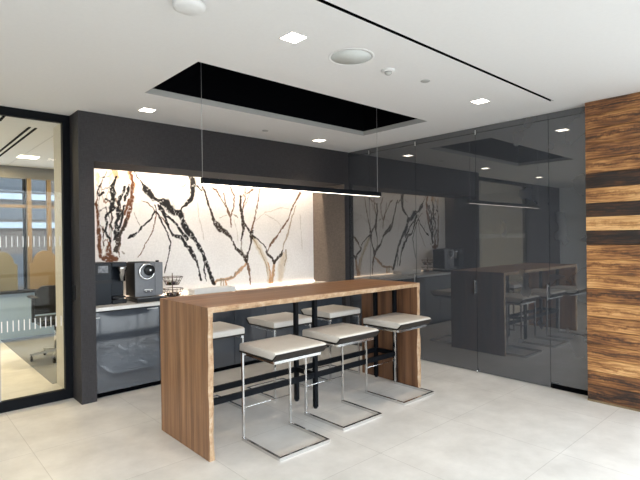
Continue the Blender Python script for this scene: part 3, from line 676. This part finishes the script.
# ------------------------------------------------------------------ base units, worktop
units = [(-3.41, -2.772, 'wide grey gloss base cabinet under the coffee machines'),
         (-2.768, -2.322, 'grey gloss base cabinet just right of the coffee machine cabinet'),
         (-2.318, -1.868, 'grey gloss base cabinet behind the left end of the table, third from the pier'),
         (-1.864, -1.418, 'grey gloss base cabinet behind the paired black table posts'),
         (-1.414, -0.968, 'grey gloss base cabinet third from the right end of the worktop'),
         (-0.964, -0.518, 'grey gloss base cabinet second from the right end of the worktop'),
         (-0.514, -0.10, 'grey gloss base cabinet at the right end of the worktop')]
for i, (x0, x1, lab) in enumerate(units):
    t = thing('base_cabinet', lab, 'cabinet', ((x0+x1)/2, 0.35, 0), 'base cabinets under the worktop')
    MB().box(x0+0.002, x1-0.002, 0.082, 0.66, 0.05, 0.834).build('carcass', M['carcass'], t)
    MB().box(x0, x1, 0.060, 0.080, 0.052, 0.826, bev=0.0012, seg=1).build('door', M['cablacq'], t)
    MB().box(x0, x1, 0.10, 0.12, 0.0, 0.05).build('plinth', M['black'], t)
    if i == 0:
        MB().box(-2.90, -2.785, 0.052, 0.060, 0.808, 0.815).build('edge_pull', M['steel'], t)
        MB().box(-3.405, -3.36, 0.052, 0.060, 0.772, 0.779).build('edge_pull', M['steel'], t)
o = MB().box(-3.412, -0.0895, 0.055, 0.669, 0.836, 0.871, bev=0.002, seg=1).build('worktop', M['quartz'], None, (-1.75, 0.36, 0.836))
tag(o, 'white stone worktop on the grey base cabinets in the niche', 'worktop')
WT = 0.8715

# black coffee machine
t = thing('coffee_machine', 'black coffee machine with small screen and silver spout, beside the pier', 'coffee machine', (-3.20, 0.40, WT))
MB().box(-3.375, -3.188, 0.235, 0.56, WT, 1.292, bev=0.006).build('body', M['navy'], t)
MB().box(-3.188, -3.035, 0.33, 0.56, WT, 1.285, bev=0.006).box(-3.186, -3.04, 0.225, 0.37, 1.248, 1.292, bev=0.006).build('brew_column', M['navy'], t)
MB().box(-3.345, -3.206, 0.230, 0.236, 1.178, 1.276, bev=0.002).build('bezel', M['blackpl'], t)
MB().box(-3.318, -3.222, 0.2285, 0.2305, 1.192, 1.262).build('screen', M['screen'], t)
MB().box(-3.365, -3.190, 0.231, 0.2355, 1.086, 1.120).build('fascia_band', M['blackpl'], t)
MB().lathe([(0.0, 0), (0.036, 0), (0.038, 0.10), (0.041, 0.105), (0.052, 0.125), (0.052, 0.142), (0.046, 0.148), (0.0, 0.148)], (-3.084, 0.245, 1.100)).build('spout', M['chrome'], t)
MB().box(-3.186, -3.045, 0.215, 0.37, WT, 0.915, bev=0.006).box(-3.18, -3.05, 0.225, 0.37, 0.925, 0.945, bev=0.004).build('drip_tray', M['blackpl'], t)
MB().cyl((-3.095, 0.275, 0.915), (-3.095, 0.275, 0.920), 0.045).build('cup_grid', M['steel'], t)
# grey coffee machine
t = thing('coffee_machine', 'dark grey boxy coffee machine with round chrome dial, right of the black one', 'coffee machine', (-2.82, 0.32, WT))
MB().box(-2.968, -2.667, 0.205, 0.455, 0.925, 1.278, bev=0.005).build('body', M['blackpl'], t)
MB().box(-2.966, -2.756, 0.194, 0.207, 0.925, 1.277, bev=0.003).build('front_panel', M['greymetal'], t)
MB().box(-2.753, -2.668, 0.194, 0.207, 0.925, 1.277, bev=0.003).build('side_panel', M['greymetal'], t)
MB().lathe([(0.070, 0), (0.085, -0.004), (0.090, -0.012), (0.085, -0.022), (0.072, -0.024), (0.066, -0.016), (0.064, 0.0)], (-2.845, 0.195, 1.185), axis='y', n=48, ring=True).build('dial_ring', M['chrome'], t)
MB().cyl((-2.845, 0.194, 1.185), (-2.845, 0.182, 1.185), 0.064, n=40).build('dial_face', M['greymetal'], t)
MB().lathe([(0.0, -0.006), (0.05, -0.006), (0.056, 0.0), (0.056, 0.02), (0.0, 0.02)], (-2.822, 0.163, 1.198), axis='y', n=40).build('display', M['blackpl'], t)
MB().cyl((-2.818, 0.158, 1.200), (-2.818, 0.1545, 1.200), 0.010).build('button', M['fritting'], t)
MB().cyl((-2.865, 0.165, 0.995), (-2.865, 0.165, 0.965), 0.010).cyl((-2.815, 0.165, 0.995), (-2.815, 0.165, 0.965), 0.010).box(-2.888, -2.79, 0.155, 0.196, 0.990, 1.004, bev=0.003).build('nozzle', M['chrome'], t)
MB().box(-2.975, -2.660, 0.115, 0.46, WT, 0.912, bev=0.006).build('base', M['blackpl'], t)
MB().box(-2.965, -2.690, 0.118, 0.192, 0.912, 0.918, bev=0.002).build('drip_grid', M['greymetal'], t)
MB().cyl((-2.70, 0.26, 1.277), (-2.70, 0.26, 1.296), 0.018).build('top_knob', M['blackpl'], t)
MB().box(-2.95, -2.78, 0.25, 0.44, 1.277, 1.286, bev=0.003).build('cup_shelf', M['blackpl'], t)

# two-tier wire basket with pods
bx, by = -2.455, 0.42
t = thing('wire_basket', 'two-tier bronze wire basket on the worktop beside the grey coffee machine', 'basket', (bx, by, WT))
def ring(r, z, n=28): return [(bx+r*math.cos(2*PI*k/n), by+r*math.sin(2*PI*k/n), z) for k in range(n)]
for z, r0, r1, hh in ((WT+0.012, 0.085, 0.120, 0.075), (WT+0.135, 0.07, 0.115, 0.085)):
    mb = MB()
    for f in (0.0, 0.5, 1.0): mb.tube(ring(r0+(r1-r0)*f, z+hh*f), 0.004 if f != 0.5 else 0.0028, 6, True)
    for k in range(14):
        a = 2*PI*k/14
        mb.tube([(bx+r*math.cos(a+s), by+r*math.sin(a+s), zz) for r, zz, s in ((0.01, z, 0), (r0, z, 0), (r1, z+hh, 0.25))], 0.0024, 5)
    mb.build('basket_tier', M['wire'], t)
MB().tube([(bx, by, WT), (bx, by, WT+0.265)], 0.005, 8).lathe([(0.0, 0.0), (0.05, 0.0), (0.05, 0.006), (0.0, 0.008)], (bx, by, WT)).build('centre_post', M['wire'], t)
pc = [simple('pod_green', (0.05, 0.09, 0.04), 0.3, metal=0.7), simple('pod_violet', (0.12, 0.10, 0.16), 0.3, metal=0.7), simple('pod_silver', (0.6, 0.6, 0.62), 0.3, metal=0.7), simple('pod_copper', (0.32, 0.15, 0.09), 0.3, metal=0.7)]
pl = ['green', 'violet', 'silver', 'copper']
for tier, (zz, rr, cnt) in enumerate(((WT+0.0145, 0.058, 8), (WT+0.1375, 0.046, 7))):
    for k in range(cnt):
        a = 2*PI*k/cnt+tier
        px, py = bx+rr*math.cos(a), by+rr*math.sin(a)
        o = MB().lathe([(0.0, 0.0), (0.012, 0.0), (0.0165, 0.024), (0.0185, 0.025), (0.0185, 0.027), (0.0, 0.027)], (px, py, zz), n=14).build('coffee_pod', pc[(k+tier) % 4], None, (px, py, zz))
        tag(o, 'small '+pl[(k+tier) % 4]+' coffee pod lying in the '+['lower', 'upper'][tier]+' tier of the wire basket', 'coffee pod', pl[(k+tier) % 4]+' coffee pods in the '+['lower', 'upper'][tier]+' basket tier')
# white tray
t = thing('serving_tray', 'long white tray on the worktop below the marble, behind the table', 'tray', (-1.92, 0.47, WT))
MB().box(-2.20, -1.64, 0.38, 0.56, WT, WT+0.008, bev=0.003).build('base', M['white'], t)
mb = MB()
for q_ in ((-2.20, -1.64, 0.38, 0.388), (-2.20, -1.64, 0.552, 0.56), (-2.20, -2.192, 0.388, 0.552), (-1.648, -1.64, 0.388, 0.552)): mb.box(*q_, WT+0.008, WT+0.055, bev=0.002)
mb.build('rim', M['white'], t)

# card reader on the pier side
o = MB().box(-3.557, -3.547, 0.150, 0.235, 0.955, 1.095, bev=0.003).build('card_reader', M['blackpl'], None, (-3.547, 0.19, 0.955))
tag(o, 'small black wall plate on the shaded side of the charcoal pier', 'wall plate')

# ------------------------------------------------------------------ bar table
TX0, TX1, TY0, TY1, TH, TT = -3.2596, -0.8760, -1.8427, -1.0777, 1.05, 0.040
def slab(outer, inner, nseg, seed):
    """board following outer/inner corner lines, with a wavy live edge at the front; slots: 0 face, 1 live edge"""
    rnd = random.Random(seed); bm = bmesh.new(); rows = []
    ph = [rnd.uniform(0, 6.28) for _ in range(6)]
    for i in range(nseg+1):
        f = i/nseg
        ox, oz = (outer[0][k]+(outer[1][k]-outer[0][k])*f for k in (0, 1)); ix, iz = (inner[0][k]+(inner[1][k]-inner[0][k])*f for k in (0, 1))
        s = math.hypot(outer[1][0]-outer[0][0], outer[1][1]-outer[0][1])*f
        env = min(1, i/4, (nseg-i)/4)
        w = lambda p: env*(0.0045*math.sin(s*7+ph[p])+0.003*math.sin(s*19+ph[p+1])+0.0016*math.sin(s*47+ph[p+2]))
        rows.append([bm.verts.new((ox, TY0+w(0), oz)), bm.verts.new((ox, TY1, oz)), bm.verts.new((ix, TY1, iz)), bm.verts.new((ix, TY0+w(3)+0.006*env, iz)),
                     bm.verts.new(((ox+ix)/2, TY0+w(1)-0.003*env, (oz+iz)/2))])
    for i in range(nseg):
        a, b = rows[i], rows[i+1]
        for j, k, mi in ((0, 1, 0), (1, 2, 1), (2, 3, 0), (3, 4, 1), (4, 0, 1)):
            f = bm.faces.new([a[j], a[k], b[k], b[j]]); f.material_index = mi
    bm.faces.new(rows[0]); bm.faces.new(rows[-1][::-1])
    bmesh.ops.recalc_face_normals(bm, faces=bm.faces)
    m = MB(); me = bpy.data.meshes.new('t'); bm.to_mesh(me); bm.free(); m.bm.from_mesh(me); bpy.data.meshes.remove(me)
    return m
t = thing('bar_table', 'long walnut waterfall bar table with pale live edge and black steel frame', 'table', ((TX0+TX1)/2, (TY0+TY1)/2, 0))
slab(((TX0, TH), (TX1, TH)), ((TX0+TT, TH-TT), (TX1-TT, TH-TT)), 120, 3).build('tabletop', [M['top'], M['sap']], t)
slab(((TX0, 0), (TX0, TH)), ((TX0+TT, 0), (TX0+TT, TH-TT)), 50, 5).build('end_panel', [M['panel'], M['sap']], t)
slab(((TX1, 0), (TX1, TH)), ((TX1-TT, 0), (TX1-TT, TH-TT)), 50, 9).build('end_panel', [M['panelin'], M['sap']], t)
hw = 0.0185
for x in (TX0+TT+0.020, -2.05, TX1-TT-0.020):
    for y in (-1.565, -1.30):
        p = MB().box(x-hw, x+hw, y-hw, y+hw, 0.012, TH-TT-0.001, bev=0.002, seg=1).build('post', M['frame'], t)
        MB().cyl((x, y, 0.0), (x, y, 0.014), 0.017, n=18).build('foot', M['blackpl'], p)
    MB().box(x-0.011, x+0.011, -1.5464, -1.3186, 0.276, 0.320).build('crossbar', M['frame'], t)
for y in (-1.565, -1.30):
    mb = MB()
    for a, b in ((TX0+TT+0.020+hw, -2.05-hw), (-2.05+hw, TX1-TT-0.020-hw)): mb.box(a, b, y-0.011, y+0.011, 0.272, 0.320)
    mb.build('foot_rail', M['frame'], t)

# ------------------------------------------------------------------ bar stools
def make_stool():
    t = thing('bar_stool', '', 'stool', (0, 0, 0), 'chrome cantilever bar stools around the table')
    W = 0.222
    mb = MB()
    for s in (-1, 1): mb.box(s*W-0.010, s*W+0.010, -0.447, 0.011, 0.0, 0.024, bev=0.0015, seg=1)
    mb.box(-W-0.010, W+0.010, -0.467, -0.447, 0.0, 0.024, bev=0.0015, seg=1)
    mb.build('base', M['chrome'], t)
    for s in (-1, 1):
        MB().box(s*W-0.007, s*W+0.007, -0.011, 0.011, 0.024, 0.663, bev=0.0015, seg=1).build('leg', M['chrome'], t)
    mb = MB()
    for s in (-1, 1): mb.box(s*(W-0.013)-0.0055, s*(W-0.013)+0.0055, -0.385, 0.011, 0.641, 0.663, bev=0.0015, seg=1)
    mb.box(-W+0.007, W-0.007, -0.397, -0.385, 0.641, 0.663, bev=0.0015, seg=1)
    mb.build('seat_frame', M['chrome'], t)
    MB().cyl((-W+0.005, 0.0, 0.245), (W-0.005, 0.0, 0.245), 0.0034, n=12).build('footrest', M['chrome'], t)
    # dark shell: flat tray with a turned-up outer lip
    pts = [(0.022, 0.664), (-0.392, 0.664), (-0.404, 0.667), (-0.452, 0.715), (-0.445, 0.721), (-0.400, 0.677), (-0.390, 0.675), (0.022, 0.675)]
    MB().prism(pts, 'x', -0.238, 0.238, bev=0.0015, seg=1).build('seat_shell', M['tray'], t)
    # cushion: padded, softly domed
    prof = [(0.020, 0.677), (-0.394, 0.677), (-0.438, 0.719), (-0.430, 0.729), (-0.405, 0.735), (-0.30, 0.737), (-0.10, 0.737), (0.0, 0.735), (0.016, 0.729), (0.020, 0.720)]
    o = MB().prism(prof, 'x', -0.236, 0.236, bev=0.006, seg=3, smooth=True).build('seat_cushion', M['leather'], t)
    return t
st0 = make_stool()
stools = [(-2.675, -1.705, -0.01, 'stool on the table\'s near side, closest to its left end panel'),
          (-2.000, -1.632, 0.0, 'middle stool of the three on the near side of the table'),
          (-1.202, -1.602, 0.0, 'stool on the table\'s near side, closest to the tall grey cabinets'),
          (-2.762, -1.150, PI, 'stool on the table\'s far side, half hidden by the left end panel'),
          (-1.968, -1.150, PI, 'middle stool of the three on the far side, behind the black posts'),
          (-1.222, -1.110, PI+0.02, 'stool on the table\'s far side, closest to the right end panel')]
for i, (x, y, rz, lab) in enumerate(stools):
    o = st0 if i == 0 else copy_tree(st0)
    o.location = (x, y, 0); o.rotation_euler = (0, 0, rz)
    o['label'] = 'pale '+lab

# ------------------------------------------------------------------ linear pendant lamp
t = thing('pendant_lamp', 'long slim black linear pendant lamp hanging over the table', 'lamp', (-1.96, -1.35, 1.953))
mb = MB()
mb.box(-3.027, -0.895, -1.367, -1.361, 1.953, 2.0).box(-3.027, -0.895, -1.339, -1.333, 1.953, 2.0).box(-3.027, -0.895, -1.361, -1.339, 1.975, 2.0)
mb.box(-3.027, -3.022, -1.361, -1.339, 1.953, 1.975).box(-0.900, -0.895, -1.361, -1.339, 1.953, 1.975)
mb.build('housing', M['frame'], t)
MB().box(-3.021, -0.901, -1.3605, -1.3395, 1.9528, 1.962).build('diffuser', M['lamp'], t)
for x in (-3.018, -0.935):
    MB().cyl((x, -1.35, 2.0), (x, -1.35, H+0.5), 0.0022, n=8).build('cable', M['cable'], t)

# ------------------------------------------------------------------ ceiling fittings
def downlight(x, y, label, power=26):
    s = 0.058
    t = thing('downlight', label, 'downlight', (x, y, H), 'square recessed downlights')
    mb = MB()
    for a in ((x-s-0.006, x+s+0.006, y-s-0.006, y-s), (x-s-0.006, x+s+0.006, y+s, y+s+0.006), (x-s-0.006, x-s, y-s, y+s), (x+s, x+s+0.006, y-s, y+s)):
        mb.box(*a, H-0.003, H)
    mb.build('trim', M['white'], t)
    MB().box(x-s, x+s, y-s, y+s, H-0.002, H).build('lens', M['lens'], t)
    l = bpy.data.lights.new('downlight_beam', 'SPOT'); l.energy = power; l.color = (1.0, 0.80, 0.58)
    l.spot_size = math.radians(100); l.spot_blend = 0.7; l.shadow_soft_size = 0.05
    o = bpy.data.objects.new('downlight_beam', l); C.objects.link(o); o.location = (x, y, H-0.012)
DL = 40
downlight(-3.04, -2.53, 'square recessed downlight nearest the camera, top of the picture, left of the round speaker', DL)
downlight(-3.06, -0.40, 'square recessed downlight above the left pier, left of the dark ceiling recess', DL)
downlight(-0.885, -0.37, 'square recessed downlight near the far corner, between recess and bulkhead', DL)
downlight(-0.91, -2.55, 'square recessed downlight on the right, between the recess and the long black slot', DL)
downlight(-5.20, -0.42, 'square recessed downlight left of the picture, mirrored in the grey cabinets', DL)

t = thing('ceiling_speaker', 'large round white ceiling speaker with grey mesh', 'speaker', (-2.55, -2.535, H))
MB().lathe([(0.155, 0.0), (0.155, -0.002), (0.150, -0.003), (0.1365, -0.003), (0.1365, 0.0)], (-2.55, -2.535, H), n=48, ring=True).build('rim', M['white'], t)
MB().lathe([(0.0, 0.0), (0.136, 0.0), (0.136, -0.002), (0.0, -0.0025)], (-2.55, -2.535, H), n=48).build('grille', M['mesh'], t)
t = thing('smoke_detector', 'white round smoke detector cut by the top edge of the picture', 'smoke detector', (-3.72, -2.53, H))
MB().lathe([(0.0, 0.0), (0.070, 0.0), (0.070, -0.010), (0.0, -0.010)], (-3.715, -2.52, H), n=40).build('base', M['white'], t)
MB().lathe([(0.0, -0.010), (0.078, -0.010), (0.082, -0.016), (0.080, -0.030), (0.062, -0.040), (0.0, -0.042)], (-3.715, -2.52, H), n=40).build('cover', M['white'], t)
t = thing('motion_sensor', 'small white domed ceiling sensor right of the round speaker', 'sensor', (-2.165, -2.535, H))
MB().lathe([(0.0, 0.0), (0.050, 0.0), (0.050, -0.010), (0.044, -0.014), (0.0, -0.014)], (-2.165, -2.535, H), n=32).build('base', M['white'], t)
MB().lathe([(0.028, -0.014), (0.026, -0.026), (0.014, -0.036), (0.0, -0.038)], (-2.165, -2.535, H), n=24).build('dome', M['greyplastic'], t)
for x, y, lab in ((-1.757, -2.565, 'small flat grey ceiling disc between the domed sensor and the right downlight'), (-1.715, -0.39, 'small flat grey ceiling disc between recess and bulkhead')):
    o = MB().lathe([(0.0, 0.0), (0.036, 0.0), (0.036, -0.004), (0.030, -0.007), (0.0, -0.007)], (x, y, H), n=28).build('sprinkler_cover', M['greyplastic'], None, (x, y, H))
    tag(o, lab, 'sprinkler cover')
mb = MB().box(-4.6, -0.408, -2.9845, -2.982, H, H+0.051).box(-4.6, -0.408, -2.960, -2.9575, H, H+0.051).box(-4.6, -0.408, -2.9845, -2.9575, H+0.051, H+0.06)
o = mb.build('slot_diffuser', M['black'], None, (-2.5, -2.97, H))
tag(o, 'long thin black linear slot across the white ceiling', 'air diffuser')

# office lamps
for k, (x, y) in enumerate(((-3.35, 3.1), (-2.2, 2.3), (-5.0, 2.3))):
    t = thing('ceiling_light', ['small warm ceiling light above the tan chairs in the office', 'warm ceiling light deep in the office right of the glass', 'warm ceiling light over the office corridor'][k], 'ceiling light', (x, y, H), 'office ceiling lights')
    MB().box(x-0.12, x+0.12, y-0.12, y+0.12, H-0.004, H).build('lens', M['officelens'], t)
    l = bpy.data.lights.new('office_beam', 'AREA'); l.size = 0.22; l.energy = 34; l.color = (1.0, 0.76, 0.40)
    o = bpy.data.objects.new('office_beam', l); C.objects.link(o); o.location = (x, y, H-0.008)
# lamp light under the pendant comes from its diffuser; daylight comes through the windows
W_ = bpy.data.worlds.new('World'); SC.world = W_; W_.use_nodes = True
bg = W_.node_tree.nodes['Background']
wt = W_.node_tree
tc_ = N(wt, 'ShaderNodeTexCoord'); sx_ = N(wt, 'ShaderNodeSeparateXYZ'); L(wt, tc_, 'Generated', sx_, 'Vector')
mr_ = N(wt, 'ShaderNodeMapRange'); mr_.inputs['From Min'].default_value = -0.04; mr_.inputs['From Max'].default_value = 0.10
L(wt, sx_, 'Z', mr_, 'Value')
rw_ = ramp(wt, [(0.0, (0.30, 0.30, 0.29)), (1.0, (0.90, 0.96, 1.0))]); L(wt, mr_, 'Result', rw_, 'Fac')   # ground, sky
L(wt, rw_, 'Color', bg, 'Color'); bg.inputs['Strength'].default_value = 7.5
def portal(loc, rot, sx, sy):
    l = bpy.data.lights.new('window_portal', 'AREA'); l.shape = 'RECTANGLE'; l.size = sx; l.size_y = sy
    l.cycles.is_portal = True
    o = bpy.data.objects.new('window_portal', l); C.objects.link(o); o.location = loc; o.rotation_euler = rot
portal((-4.0, -7.12, 1.36), (PI/2, 0, 0), 7.9, 2.6)
portal((0.12, -5.41, 1.36), (0, PI/2, 0), 2.6, 3.0)

# ------------------------------------------------------------------ camera
cam = bpy.data.cameras.new('camera'); co = bpy.data.objects.new('camera', cam); C.objects.link(co)
R_ = Vector((0.74200099, -0.67028539, -0.01232999)); U_ = Vector((0.01166498, -0.00548055, 0.99991694)); F_ = Vector((0.67029729, 0.74208319, -0.00375229))
m = Matrix((R_, U_, -F_)).transposed().to_4x4(); m.translation = Vector((-4.87474, -4.77662, 1.51224))
co.matrix_world = m
cam.sensor_fit = 'HORIZONTAL'; cam.sensor_width = 36.0; cam.lens = 480.898/640*36.0
cam.clip_start = 0.05
SC.camera = co
vs = SC.view_settings
vs.view_transform = 'Standard'; vs.look = 'None'; vs.gamma = 1.0; vs.use_curve_mapping = False
vs.exposure = 0.25
SC.cycles.sample_clamp_indirect = 2.0
SC.cycles.use_adaptive_sampling = False
